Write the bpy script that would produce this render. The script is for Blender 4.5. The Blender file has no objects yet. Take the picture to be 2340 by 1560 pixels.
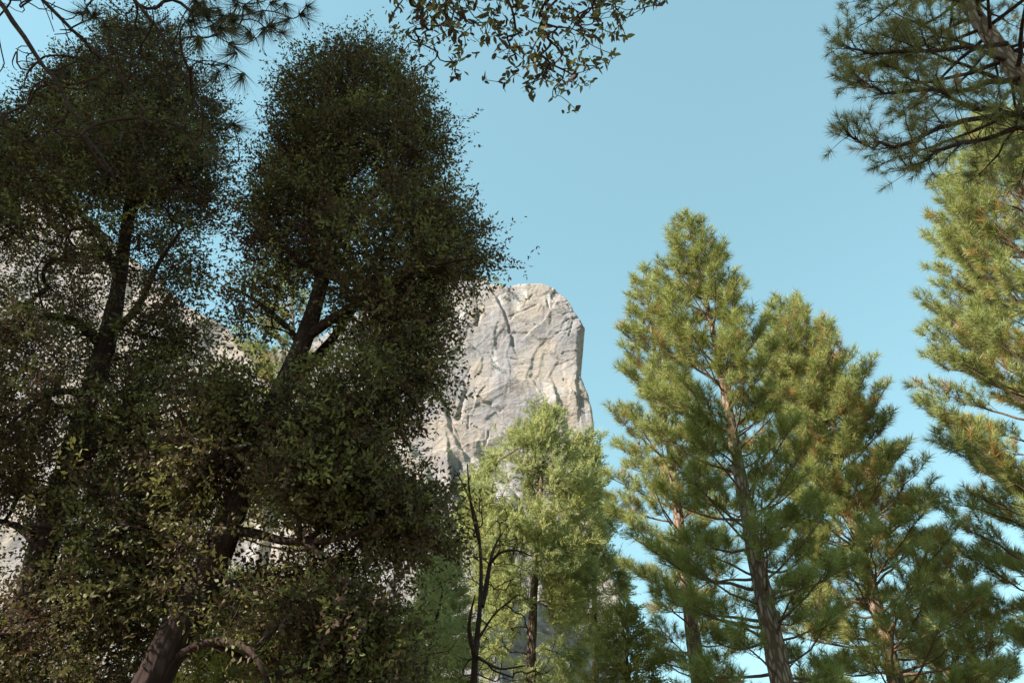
import bpy, math
from mathutils import Matrix
import numpy as np

# ----------------------------------------------------------------------------
# camera, sky, sun, exposure
# ----------------------------------------------------------------------------
S = bpy.context.scene
COL = S.collection
FPX, CX, CY = 1820.0, 1170.0, 780.0            # focal length and centre in photo pixels (2340 x 1560)
PITCH = math.radians(38.0)
CAMZ = 1.6
cam = bpy.data.cameras.new('camera')
cam.sensor_width = 36.0
cam.lens = 36.0 * FPX / 2340.0
cam.clip_start, cam.clip_end = 0.05, 9000.0
cam_o = bpy.data.objects.new('camera', cam)
COL.objects.link(cam_o)
cam_o.location = (0, 0, CAMZ)
cam_o.rotation_euler = (math.pi / 2 + PITCH, 0, 0)
S.camera = cam_o

SUN_AZ, SUN_EL = math.radians(-112.0), math.radians(37.0)     # azimuth from +Y towards +X
w = bpy.data.worlds.new('World')
S.world = w
w.use_nodes = True
nt = w.node_tree
sky = nt.nodes.new('ShaderNodeTexSky')
sky.sky_type = 'NISHITA'
sky.sun_disc = False
sky.sun_elevation, sky.sun_rotation = SUN_EL, SUN_AZ
sky.altitude, sky.air_density, sky.dust_density, sky.ozone_density = 1500, 1.0, 0.15, 1.0
mx = nt.nodes.new('ShaderNodeMix')
mx.data_type, mx.blend_type = 'RGBA', 'MULTIPLY'
mx.inputs[0].default_value = 1.0
mx.inputs[7].default_value = (1.05, 1.42, 1.20, 1)            # the film's slightly cyan sky
gm = nt.nodes.new('ShaderNodeGamma')
gm.inputs[1].default_value = 0.6                              # soft contrast between zenith and horizon
nt.links.new(sky.outputs[0], gm.inputs[0])
nt.links.new(gm.outputs[0], mx.inputs[6])
nt.links.new(mx.outputs[2], nt.nodes['Background'].inputs[0])
nt.nodes['Background'].inputs[1].default_value = 0.15
sun = bpy.data.lights.new('sun', 'SUN')
sun.energy, sun.angle, sun.color = 5.0, math.radians(0.5), (1.0, 0.94, 0.86)
sun_o = bpy.data.objects.new('sun', sun)
COL.objects.link(sun_o)
TO_SUN = np.array([math.sin(SUN_AZ) * math.cos(SUN_EL), math.cos(SUN_AZ) * math.cos(SUN_EL), math.sin(SUN_EL)])
sun_o.rotation_euler = (math.pi / 2 - SUN_EL, 0, math.pi - SUN_AZ)
S.view_settings.view_transform = 'Standard'
S.view_settings.look = 'None'
S.view_settings.exposure = 1.45
S.view_settings.gamma = 1.0
S.cycles.max_bounces = 6
S.cycles.diffuse_bounces = 4
S.cycles.transmission_bounces = 3

# ----------------------------------------------------------------------------
# helpers
# ----------------------------------------------------------------------------
SP, CP = math.sin(PITCH), math.cos(PITCH)


def at(px, py, D):
    """the point at forward distance y = D that the photo shows at pixel (px, py)"""
    a, b = (px - CX) / FPX, (CY - py) / FPX
    t = D / (CP - b * SP)
    return np.array([a * t, D, CAMZ + t * (SP + b * CP)])


def proj(P):
    P = np.asarray(P, float)
    dz = P[..., 2] - CAMZ
    dep = P[..., 1] * CP + dz * SP
    up = -P[..., 1] * SP + dz * CP
    dep = np.where(np.abs(dep) < 1e-3, 1e-3, dep)
    return CX + P[..., 0] / dep * FPX, CY - up / dep * FPX, dep


def norm(v):
    v = np.asarray(v, float)
    return v / np.maximum(np.linalg.norm(v, axis=-1, keepdims=True), 1e-9)


def mk(name, V, F, mat, parent=None, tone=None, smooth=False, base=None, link=True):
    V = np.asarray(V, np.float32)
    if base is not None:
        V = V - np.asarray(base, np.float32)
    F = np.asarray(F, np.int32)
    k = F.shape[1]
    me = bpy.data.meshes.new(name)
    me.vertices.add(len(V))
    me.vertices.foreach_set('co', V.ravel())
    me.loops.add(F.size)
    me.loops.foreach_set('vertex_index', F.ravel())
    me.polygons.add(len(F))
    me.polygons.foreach_set('loop_start', np.arange(0, F.size, k, dtype=np.int32))
    if smooth:
        me.polygons.foreach_set('use_smooth', np.ones(len(F), bool))
    if tone is not None:
        at_ = me.attributes.new('tone', 'FLOAT', 'POINT')
        at_.data.foreach_set('value', np.asarray(tone, np.float32))
    me.update(calc_edges=True)
    me.materials.append(mat)
    if not link:
        return me
    o = bpy.data.objects.new(name, me)
    COL.objects.link(o)
    if parent is not None:
        o.parent = parent
    return o


def thing(name, label, cat, base, group=None):
    o = bpy.data.objects.new(name, None)
    COL.objects.link(o)
    o.location = base
    o.empty_display_size = 0.5
    o['label'], o['category'] = label, cat
    if group:
        o['group'] = group
    return o


class Tubes:
    """collects tapered tubes into one quad mesh"""
    def __init__(self):
        self.V, self.F, self.n = [], [], 0

    def add(self, P, R, k=5, wob=0.0, rng=None):
        P = np.asarray(P, float)
        R = np.asarray(R, float)
        T = norm(np.gradient(P, axis=0))
        ref = np.array([0.0, 1.0, 0.0]) if abs(T[0, 2]) > 0.8 else np.array([0, 0, 1.0])
        X = norm(np.cross(T, ref))
        Y = np.cross(T, X)
        a = np.arange(k) * 2 * math.pi / k
        rr = R[:, None] * np.ones((1, k))
        if wob:
            sl = np.concatenate([[0], np.cumsum(np.linalg.norm(np.diff(P, axis=0), axis=1))])
            if k >= 12:                                       # furrowed bark: ridges that run along the stem
                q = np.stack(np.broadcast_arrays(np.arange(k)[None, :] * 0.9 + 0.25 * np.sin(sl * 3)[:, None], sl[:, None] * 2.2), -1).reshape(-1, 2)
                rr = rr * (1 + wob * vnoise(q, 5).reshape(len(P), k) + 0.5 * wob * vnoise(np.stack([q[:, 0] * 0.3, q[:, 1] * 0.5], 1), 9).reshape(len(P), k))
            else:
                rr = rr * (1 + wob * (rng.random((len(P), k)) - 0.5))
        V = P[:, None, :] + rr[..., None] * (np.cos(a)[None, :, None] * X[:, None, :] + np.sin(a)[None, :, None] * Y[:, None, :])
        m = len(P)
        i = np.arange(m - 1)[:, None] * k + np.arange(k)[None, :]
        j = np.arange(m - 1)[:, None] * k + (np.arange(k)[None, :] + 1) % k
        F = np.stack([i, j, j + k, i + k], -1).reshape(-1, 4) + self.n
        self.V.append(V.reshape(-1, 3))
        self.F.append(F)
        self.n += m * k

    def build(self, name, mat, parent, base):
        if not self.V:
            return None
        return mk(name, np.concatenate(self.V), np.concatenate(self.F), mat, parent, smooth=True, base=base)


def frames(dirs, rng):
    """a rotation for each direction: local +X goes along dirs, with a random roll"""
    X = norm(dirs)
    r = norm(rng.normal(size=X.shape))
    Y = norm(np.cross(r, X))
    Z = np.cross(X, Y)
    return np.stack([X, Y, Z], -1)                # columns


def scatter(protos, pos, rot, scale, tone, rng):
    """many copies of small prototype meshes as one array mesh"""
    Vs, Fs, Ts, n = [], [], [], 0
    which = rng.integers(0, len(protos), len(pos))
    for q, (v, f) in enumerate(protos):
        s = np.nonzero(which == q)[0]
        if not len(s):
            continue
        W = np.einsum('nij,vj->nvi', rot[s] * scale[s][:, None, None], v) + pos[s][:, None, :]
        Fq = f[None] + (np.arange(len(s)) * len(v))[:, None, None] + n
        Vs.append(W.reshape(-1, 3))
        Fs.append(Fq.reshape(-1, f.shape[1]))
        Ts.append(np.repeat(tone[s], len(v)))
        n += len(s) * len(v)
    return np.concatenate(Vs), np.concatenate(Fs), np.concatenate(Ts)


def curve(p0, p1, p2, n):
    t = np.linspace(0, 1, n)[:, None]
    return (1 - t) ** 2 * p0 + 2 * t * (1 - t) * p1 + t * t * p2


def vnoise(P, seed=0):
    """value noise, vectorised, P (n,d<=3) -> -1..1"""
    P = np.asarray(P, float)
    d = P.shape[1]
    I = np.floor(P).astype(np.int64)
    f = P - I
    f = f * f * (3 - 2 * f)
    out = np.zeros(len(P))
    pr = np.array([374761393, 668265263, 2147483647])
    for c in range(2 ** d):
        wgt = np.ones(len(P))
        h = np.full(len(P), seed * 1274126177, np.int64)
        for a in range(d):
            b = (c >> a) & 1
            wgt *= f[:, a] if b else 1 - f[:, a]
            h = h + (I[:, a] + b) * pr[a]
        h = (h ^ (h >> 13)) * 1274126177
        h = h ^ (h >> 16)
        out += wgt * ((h & 0xFFFF) / 32767.5 - 1)
    return out


def fbm(P, oct_=4, seed=0, gain=0.5):
    s, a, t = np.zeros(len(P)), 1.0, 0.0
    for o in range(oct_):
        s += a * vnoise(np.asarray(P) * 2 ** o + 17.3 * o, seed + o)
        t += a
        a *= gain
    return s / t


# ----------------------------------------------------------------------------
# materials
# ----------------------------------------------------------------------------
def new_mat(name):
    m = bpy.data.materials.new(name)
    m.use_nodes = True
    n = m.node_tree
    n.nodes.clear()
    out = n.nodes.new('ShaderNodeOutputMaterial')
    return m, n, out


def leaf_mat(name, stops, trans=0.25, rough=0.5, spec=0.4):
    """colour by the attribute tone (1..2 for joined foliage) or by object random for single pieces"""
    m, n, out = new_mat(name)
    L = n.links.new
    a = n.nodes.new('ShaderNodeAttribute')
    a.attribute_name = 'tone'
    oi = n.nodes.new('ShaderNodeObjectInfo')
    gt = n.nodes.new('ShaderNodeMath'); gt.operation = 'GREATER_THAN'; gt.inputs[1].default_value = 0.5
    sb = n.nodes.new('ShaderNodeMath'); sb.operation = 'SUBTRACT'; sb.inputs[1].default_value = 1.0
    mixf = n.nodes.new('ShaderNodeMix')
    L(a.outputs['Fac'], gt.inputs[0]); L(a.outputs['Fac'], sb.inputs[0])
    L(gt.outputs[0], mixf.inputs[0]); L(oi.outputs['Random'], mixf.inputs[2]); L(sb.outputs[0], mixf.inputs[3])
    r = n.nodes.new('ShaderNodeValToRGB')
    e = r.color_ramp.elements
    while len(e) < len(stops):
        e.new(0.5)
    for i, (p, c) in enumerate(stops):
        e[i].position, e[i].color = p, (*c, 1)
    L(mixf.outputs[0], r.inputs[0])
    p = n.nodes.new('ShaderNodeBsdfPrincipled')
    p.inputs['Roughness'].default_value = rough
    p.inputs['Specular IOR Level'].default_value = spec
    L(r.outputs[0], p.inputs['Base Color'])
    if trans > 0:
        t = n.nodes.new('ShaderNodeBsdfTranslucent')
        ms = n.nodes.new('ShaderNodeMixShader'); ms.inputs[0].default_value = trans
        L(r.outputs[0], t.inputs['Color'])
        L(p.outputs[0], ms.inputs[1]); L(t.outputs[0], ms.inputs[2]); L(ms.outputs[0], out.inputs[0])
    else:
        L(p.outputs[0], out.inputs[0])
    return m


def bark_mat(name, c0, c1, scale=6.0, stretch=0.18, bump=0.5):
    m, n, out = new_mat(name)
    L = n.links.new
    tc = n.nodes.new('ShaderNodeTexCoord')
    mp = n.nodes.new('ShaderNodeMapping'); mp.inputs['Scale'].default_value = (1, 1, stretch)
    L(tc.outputs['Object'], mp.inputs['Vector'])
    no = n.nodes.new('ShaderNodeTexNoise'); no.inputs['Scale'].default_value = scale; no.inputs['Detail'].default_value = 5
    vo = n.nodes.new('ShaderNodeTexVoronoi'); vo.inputs['Scale'].default_value = scale * 1.6; vo.feature = 'DISTANCE_TO_EDGE'
    L(mp.outputs[0], no.inputs['Vector']); L(mp.outputs[0], vo.inputs['Vector'])
    r = n.nodes.new('ShaderNodeValToRGB')
    r.color_ramp.elements[0].position, r.color_ramp.elements[0].color = 0.35, (*c0, 1)
    r.color_ramp.elements[1].position, r.color_ramp.elements[1].color = 0.68, (*c1, 1)
    vm = n.nodes.new('ShaderNodeMapRange'); vm.inputs[1].default_value, vm.inputs[2].default_value = 0.0, 0.22
    L(vo.outputs['Distance'], vm.inputs[0])
    mm = n.nodes.new('ShaderNodeMath'); mm.operation = 'MULTIPLY'
    L(no.outputs['Fac'], mm.inputs[0]); L(vm.outputs[0], mm.inputs[1])
    ad = n.nodes.new('ShaderNodeMath'); ad.operation = 'MULTIPLY_ADD'; ad.inputs[1].default_value = 0.7
    L(mm.outputs[0], ad.inputs[0])
    m3 = n.nodes.new('ShaderNodeMath'); m3.operation = 'MULTIPLY'; m3.inputs[1].default_value = 0.45
    L(no.outputs['Fac'], m3.inputs[0]); L(m3.outputs[0], ad.inputs[2])
    L(ad.outputs[0], r.inputs[0])
    p = n.nodes.new('ShaderNodeBsdfPrincipled'); p.inputs['Roughness'].default_value = 0.9
    p.inputs['Specular IOR Level'].default_value = 0.15
    L(r.outputs[0], p.inputs['Base Color'])
    bp = n.nodes.new('ShaderNodeBump'); bp.inputs['Strength'].default_value = bump; bp.inputs['Distance'].default_value = 0.04
    L(vo.outputs['Distance'], bp.inputs['Height']); L(bp.outputs[0], p.inputs['Normal'])
    L(p.outputs[0], out.inputs[0])
    return m


def granite_mat():
    m, n, out = new_mat('granite')
    L = n.links.new
    tc = n.nodes.new('ShaderNodeTexCoord')

    def noise(scale, sx, sy, sz, detail=6, rough=0.6, dist=0.0):
        mp = n.nodes.new('ShaderNodeMapping'); mp.inputs['Scale'].default_value = (sx, sy, sz)
        L(tc.outputs['Object'], mp.inputs['Vector'])
        q = n.nodes.new('ShaderNodeTexNoise')
        q.inputs['Scale'].default_value, q.inputs['Detail'].default_value = scale, detail
        q.inputs['Roughness'].default_value, q.inputs['Distortion'].default_value = rough, dist
        L(mp.outputs[0], q.inputs['Vector'])
        return q

    def ramp(src, p0, p1):
        r = n.nodes.new('ShaderNodeMapRange')
        r.inputs[1].default_value, r.inputs[2].default_value = p0, p1
        L(src.outputs['Fac'], r.inputs[0])
        return r

    def mix(fac, a, b, blend='MIX', f=None):
        q = n.nodes.new('ShaderNodeMix'); q.data_type, q.blend_type = 'RGBA', blend
        if fac is not None:
            L(fac.outputs[0], q.inputs[0])
        else:
            q.inputs[0].default_value = f
        for sock, v in ((6, a), (7, b)):
            if isinstance(v, tuple):
                q.inputs[sock].default_value = (*v, 1)
            else:
                L(v.outputs[2], q.inputs[sock])
        return q
    c = mix(ramp(noise(0.022, 1, 1, 0.7, 5), 0.44, 0.58), (0.212, 0.196, 0.202), (0.275, 0.230, 0.197))     # grey to tan
    c = mix(ramp(noise(0.045, 1.0, 1, 0.3, 6, 0.65, 0.6), 0.55, 0.70), c, (0.44, 0.405, 0.395))          # pale runs down the face
    c = mix(ramp(noise(0.07, 1.2, 1, 0.12, 5, 0.6, 0.3), 0.54, 0.70), c, (0.115, 0.102, 0.102))           # dark water streaks
    c = mix(ramp(noise(0.10, 0.45, 1, 1.3, 7, 0.7, 0.8), 0.52, 0.66), c, (0.155, 0.135, 0.127))          # lichen bands
    c = mix(ramp(noise(0.5, 1, 1, 1, 6, 0.7), 0.30, 0.75), c, mix(None, c, (1.22, 1.2, 1.17), 'MULTIPLY', 1.0))
    p = n.nodes.new('ShaderNodeBsdfPrincipled'); p.inputs['Roughness'].default_value = 0.85
    p.inputs['Specular IOR Level'].default_value = 0.1
    L(c.outputs[2], p.inputs['Base Color'])
    bn = noise(0.45, 0.6, 1, 1.2, 8, 0.65, 0.5)
    bp = n.nodes.new('ShaderNodeBump'); bp.inputs['Strength'].default_value = 0.8; bp.inputs['Distance'].default_value = 1.3
    L(bn.outputs['Fac'], bp.inputs['Height']); L(bp.outputs[0], p.inputs['Normal'])
    L(p.outputs[0], out.inputs[0])
    return m


M_OAK = leaf_mat('live_oak_leaf', [(0.0, (0.072, 0.038, 0.025)), (0.40, (0.084, 0.054, 0.025)), (0.62, (0.115, 0.105, 0.032)), (1.0, (0.21, 0.20, 0.055))], 0.30, 0.6, 0.2)
M_PINE = leaf_mat('pine_needle', [(0.0, (0.36, 0.20, 0.07)), (0.03, (0.34, 0.22, 0.07)), (0.07, (0.22, 0.215, 0.05)), (0.6, (0.195, 0.215, 0.042)), (1.0, (0.38, 0.395, 0.13))], 0.36, 0.5, 0.35)
M_PINE_Y = leaf_mat('yellowing_pine_needle', [(0.0, (0.42, 0.25, 0.08)), (0.05, (0.40, 0.26, 0.08)), (0.10, (0.26, 0.255, 0.07)), (0.6, (0.23, 0.258, 0.065)), (1.0, (0.40, 0.415, 0.15))], 0.32, 0.5, 0.35)
M_PINE_D = leaf_mat('shaded_pine_needle', [(0.0, (0.26, 0.15, 0.07)), (0.06, (0.20, 0.13, 0.06)), (0.1, (0.06, 0.05, 0.018)), (1.0, (0.085, 0.075, 0.024))], 0.12, 0.5, 0.3)  # darker copy of the pine needle, with shade put into its colour
M_PINE_N = leaf_mat('bronze_pine_needle', [(0.0, (0.36, 0.20, 0.07)), (0.03, (0.30, 0.19, 0.06)), (0.07, (0.19, 0.16, 0.045)), (0.6, (0.17, 0.16, 0.036)), (1.0, (0.27, 0.26, 0.08))], 0.3, 0.5, 0.35)
M_CEDAR = leaf_mat('cedar_spray', [(0.0, (0.24, 0.265, 0.105)), (0.5, (0.31, 0.33, 0.125)), (0.85, (0.37, 0.37, 0.12)), (1.0, (0.45, 0.39, 0.13))], 0.55, 0.55, 0.3)
M_WILLOW = leaf_mat('pale_yellow_leaf', [(0.0, (0.16, 0.16, 0.05)), (0.5, (0.24, 0.23, 0.05)), (1.0, (0.36, 0.30, 0.07))], 0.3, 0.5, 0.3)
B_OAK = bark_mat('oak_bark', (0.027, 0.0145, 0.011), (0.054, 0.031, 0.024), 8, 0.3)
B_PINE = bark_mat('pine_bark', (0.10, 0.062, 0.042), (0.33, 0.235, 0.175), 7, 0.25)
B_TWIG = bark_mat('pine_twig', (0.10, 0.062, 0.04), (0.20, 0.13, 0.09), 10, 0.5, 0.2)
B_CEDAR = bark_mat('cedar_bark', (0.07, 0.045, 0.032), (0.21, 0.145, 0.105), 9, 0.15)
B_DARK = bark_mat('dark_bark', (0.032, 0.018, 0.014), (0.06, 0.036, 0.027), 8, 0.3)
M_ROCK = granite_mat()


def ground_mat():
    m, n, out = new_mat('forest_floor')
    L = n.links.new
    tc = n.nodes.new('ShaderNodeTexCoord')
    q = n.nodes.new('ShaderNodeTexNoise'); q.inputs['Scale'].default_value = 0.6; q.inputs['Detail'].default_value = 8
    L(tc.outputs['Object'], q.inputs['Vector'])
    r = n.nodes.new('ShaderNodeValToRGB')
    r.color_ramp.elements[0].color = (0.09, 0.065, 0.04, 1); r.color_ramp.elements[1].color = (0.20, 0.15, 0.09, 1)
    L(q.outputs['Fac'], r.inputs[0])
    p = n.nodes.new('ShaderNodeBsdfPrincipled'); p.inputs['Roughness'].default_value = 0.95
    L(r.outputs[0], p.inputs['Base Color']); L(p.outputs[0], out.inputs[0])
    return m


# ----------------------------------------------------------------------------
# setting: ground and cliffs
# ----------------------------------------------------------------------------
g = np.concatenate([-np.geomspace(4000, 5, 40), np.linspace(-4, 4, 5), np.geomspace(5, 4000, 40)])
GX, GY = np.meshgrid(g, g)
gp = np.stack([GX.ravel(), GY.ravel()], 1)
rad = np.hypot(gp[:, 0], gp[:, 1])
gz = np.clip((rad - 45) / 400, 0, 1) * 18 * (0.5 + 0.5 * fbm(gp / 160, 3, 5)) - 0.02
n_ = len(g)
ii = (np.arange(n_ - 1)[:, None] * n_ + np.arange(n_ - 1)[None]).ravel()
ground = mk('ground', np.column_stack([gp, gz]), np.stack([ii, ii + 1, ii + 1 + n_, ii + n_], 1), ground_mat(), smooth=True)
ground['kind'] = 'structure'


def interp(xs, ys):
    xs, ys = np.asarray(xs, float), np.asarray(ys, float)
    o = np.argsort(xs)
    return lambda q: np.interp(q, xs[o], ys[o])


def smin(a, b, k):
    h = np.clip(0.5 + 0.5 * (b - a) / k, 0, 1)
    return b * (1 - h) + a * h - k * h * (1 - h)


def seg_side(X, Z, line):
    """signed distance to a polyline (positive above / left of travel) and mask of its extent"""
    best = np.full(X.shape, 1e9)
    sgn = np.zeros(X.shape)
    for (x0, z0), (x1, z1) in zip(line[:-1], line[1:]):
        dx, dz = x1 - x0, z1 - z0
        l2 = dx * dx + dz * dz
        t = np.clip(((X - x0) * dx + (Z - z0) * dz) / l2, 0, 1)
        d = np.hypot(X - x0 - t * dx, Z - z0 - t * dz)
        s = np.sign(dx * (Z - z0) - dz * (X - x0))
        m = d < best
        best = np.where(m, d, best)
        sgn = np.where(m, s, sgn)
    return best, sgn


def facets(x, z, cs, hs, gs, seed):
    """planar facets: the plane of the nearest cell of a jittered grid"""
    u, v = x / cs + 0.35 * z / cs, z / (cs * 1.5)
    best = np.full(len(x), 1e9)
    out = np.zeros(len(x))
    iu, iv = np.floor(u), np.floor(v)

    def h(a, b, k):
        s_ = np.sin(a * 127.1 + b * 311.7 + k * 74.7 + seed * 13.7) * 43758.5453
        return s_ - np.floor(s_)
    for du in (-1, 0, 1):
        for dv in (-1, 0, 1):
            a, b = iu + du, iv + dv
            eu, ev = u - a - h(a, b, 0), v - b - h(a, b, 1)
            dd = eu * eu + ev * ev
            val = hs * (h(a, b, 2) * 2 - 1) + gs * cs * ((h(a, b, 3) * 2 - 1) * eu + (h(a, b, 4) * 2 - 1.2) * ev)
            out = np.where(dd < best, val, out)
            best = np.minimum(best, dd)
    return out


def cliff(name, D0, top, right, aa, bb, feats, seed, round_, tilt=0.0, relief=1.0, lean=0.0, scars=300):
    xm = at(*right[len(right) // 2], D0)[0]

    def on(px, py):
        D = D0
        for _ in range(6):
            p = at(px, py, D)
            D = D0 + tilt * (p[0] - xm)
        return p
    tp = np.array([on(px, py) for px, py in top])
    ZT = interp(tp[:, 0], tp[:, 2])
    rp = np.array([on(px, py) for px, py in right])
    XR = interp(rp[:, 2], rp[:, 0])
    A, B = np.meshgrid(aa, bb)
    A, B = A.ravel(), B.ravel()
    rough = 3.0 * fbm(np.stack([B / 14, B * 0], 1), 4, seed + 9)
    zt = ZT(np.minimum(A, rp[:, 0].max())) + 1.0 * fbm(np.stack([A / 12, A * 0], 1), 4, seed + 3)
    xr = XR(np.minimum(B, tp[:, 2].max())) + rough * 0.5
    x = smin(A, xr, round_)
    z = smin(B, zt, round_ * 0.8)
    depth = (A - x) * 1.0 + (B - z) * 1.6
    x = x + 0.02 * (A - x)
    # relief of the face
    p2 = np.stack([x, z], 1)
    warp = np.stack([fbm(p2 / 35, 3, seed + 21), fbm(p2 / 35, 3, seed + 22)], 1) * 14
    q = p2 + warp
    d = 3.0 * fbm(q / 60, 3, seed) + 0.5 * (1 - np.abs(fbm(np.stack([q[:, 0] / 30 + q[:, 1] / 60, q[:, 1] / 14], 1), 4, seed + 1)) * 2)
    u = (q[:, 0] * 0.35 + q[:, 1]) / 17.0                                # exfoliation sheets, tilted
    d += 2.6 * (np.abs((u % 1.0)) ** 3) * np.clip(0.3 + fbm(q / 40, 2, seed + 5), 0, 1)
    v = (q[:, 0] - q[:, 1] * 0.25) / 23.0
    d += 2.0 * ((v % 1.0) ** 4) * np.clip(0.25 + fbm(q / 50, 2, seed + 6), 0, 1)
    d += 0.9 * fbm(p2 / np.array([9.0, 5.0]), 5, seed + 2, 0.6)
    for cs, hs, gs in ((46.0, 2.0, 0.05), (17.0, 1.3, 0.08), (7.0, 0.6, 0.10)):     # angular blocks
        d += facets(q[:, 0], q[:, 1], cs, hs, gs, seed + int(cs))
    d *= relief
    for kind, amp, width, line in feats:
        amp *= 0.75
        ln = [tuple(on(px, py)[[0, 2]]) for px, py in line]
        bd, sg = seg_side(x + 1.6 * fbm(p2 / 9, 2, seed + 31), z + 1.6 * fbm(p2 / 9, 2, seed + 32), ln)
        if kind == 'crack':
            d -= amp * np.exp(-(bd / width) ** 2)
        else:                                                             # a step: the left/upper side stands proud
            sd = bd * sg
            d += amp * np.where(sd > 0, np.exp(-(sd / width) ** 1.5), 0) * np.clip(sd / 1.2, 0, 1)
    rc = np.random.default_rng(seed + 77)
    for _ in range(scars):                                                # small cracks and ledges over the whole face
        i0 = rc.integers(0, len(x))
        an = rc.choice([0.25, -0.5, 1.35, 1.75]) + rc.normal() * 0.22
        ln_ = rc.uniform(6, 30)
        m_ = (np.abs(x - x[i0]) < ln_ + 12) & (np.abs(z - z[i0]) < ln_ + 12)
        jx = [x[i0] + math.cos(an) * ln_ * u_ + rc.normal() * 0.5 for u_ in (-.5, -.17, .17, .5)]
        jz = [z[i0] + math.sin(an) * ln_ * u_ + rc.normal() * 0.5 for u_ in (-.5, -.17, .17, .5)]
        bd, sg = seg_side(x[m_], z[m_], list(zip(jx, jz)))
        if rc.random() < 0.35:
            d[m_] -= rc.uniform(0.8, 2.4) * np.exp(-(bd / rc.uniform(0.45, 0.8)) ** 2)
        else:
            sd = bd * sg
            d[m_] += rc.uniform(0.15, 0.5) * np.where(sd > 0, np.exp(-(sd / rc.uniform(1.5, 5)) ** 1.5), 0)
    y = D0 + depth - d + tilt * (x - xm) + lean * z
    na, nb = len(aa), len(bb)
    i = (np.arange(nb - 1)[:, None] * na + np.arange(na - 1)[None]).ravel()
    o = mk(name, np.column_stack([x, y, z]), np.stack([i, i + 1, i + 1 + na, i + na], 1), M_ROCK, smooth=False)
    o['kind'] = 'structure'
    return o


xw = at(1330, 745, 600)
tower_top = [(600, 800), (700, 790), (780, 735), (850, 690), (930, 640), (1060, 622), (1105, 632), (1125, 652), (1150, 654), (1190, 646),
             (1235, 644), (1262, 654), (1290, 674), (1308, 700), (1322, 724), (1340, 748)]
tower_right = [(1336, 640), (1336, 738), (1337, 750), (1321, 766), (1324, 850), (1347, 902), (1360, 990), (1357, 1090), (1375, 1200), (1398, 1290),
               (1425, 1400), (1440, 1560), (1470, 1800)]
tower_feats = [
    ('step', 6, 20, [(1340, 752), (1280, 720), (1215, 690), (1150, 655)]),
    ('crack', 3, 1.5, [(1118, 650), (1140, 690), (1160, 735), (1172, 790)]),
    ('step', 1.5, 8, [(1175, 800), (1158, 735), (1138, 690), (1118, 650)]),
    ('step', 4, 16, [(1300, 765), (1230, 748), (1170, 735), (1110, 748), (1000, 742)]),
    ('step', 8, 18, [(1290, 895), (1250, 880), (1210, 872), (1160, 868)]),
    ('step', 4, 12, [(1320, 935), (1318, 870)]),
    ('crack', 5, 1.6, [(1092, 712), (1091, 745)]),
    ('crack', 5, 2.0, [(1062, 895), (1055, 925), (1048, 955)]),
    ('step', 5, 10, [(1056, 1030), (1040, 985), (1022, 940)]),
    ('crack', 6, 1.8, [(1022, 940), (1032, 985), (1055, 1030)]),
    ('step', 3, 9, [(1135, 890), (1100, 900), (1068, 912)]),
    ('step', 5, 20, [(1340, 1100), (1295, 1010), (1275, 925)]),
    ('step', 5, 12, [(1130, 1000), (1080, 1010), (1000, 1035)]),
    ('step', 4, 10, [(1075, 790), (1055, 775), (1045, 750)]),
    ('crack', 4, 1.3, [(1075, 905), (1120, 925), (1145, 940)]),
    ('step', 3, 10, [(1270, 690), (1240, 740), (1215, 760)]),
    ('crack', 8, 3.0, [(1100, 1040), (1180, 1120), (1240, 1300), (1330, 1560)]),
    ('step', 8, 20, [(1130, 1400), (1060, 1250), (1030, 1060)]),
]
x_edge = at(1330, 745, 600)[0]
aa = np.concatenate([np.linspace(-330, -80, 34), np.linspace(-79, x_edge + 75, 230), np.linspace(x_edge + 80, x_edge + 380, 20)])
ztop = at(1060, 622, 600)[2]
bb = np.concatenate([np.linspace(-5, 180, 16), np.linspace(181, ztop + 40, 470), np.linspace(ztop + 45, ztop + 360, 18)])
cliff('granite_cliff', 600, tower_top, tower_right, aa, bb, tower_feats, 3, 4.0, tilt=-0.20, relief=0.38)

wall_top = [(-900, 300), (-200, 380), (0, 425), (120, 445), (200, 490), (300, 580), (420, 690), (520, 745), (640, 850), (760, 900), (860, 900), (1000, 1000), (1200, 1060)]
wall_right = [(560, 500), (760, 830), (860, 900), (980, 1060), (1020, 1160), (1100, 1300), (1150, 1560), (1200, 1800)]
wall_feats = [('crack', 9, 4, [(160, 480), (60, 560), (-20, 600)]), ('step', 10, 20, [(500, 1200), (300, 1000), (100, 900)]),
              ('step', 9, 20, [(520, 720), (400, 760), (200, 700)]), ('crack', 8, 3, [(700, 900), (640, 1100), (600, 1300)])]
x_edge2 = at(1100, 1300, 480)[0]
aa2 = np.concatenate([np.linspace(-620, x_edge2 + 60, 210), np.linspace(x_edge2 + 70, x_edge2 + 300, 14)])
bb2 = np.concatenate([np.linspace(-5, 560, 230), np.linspace(570, 800, 12)])
cliff('granite_wall', 480, wall_top, wall_right, aa2, bb2, wall_feats, 11, 9.0, tilt=-0.25, relief=0.6)


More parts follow.
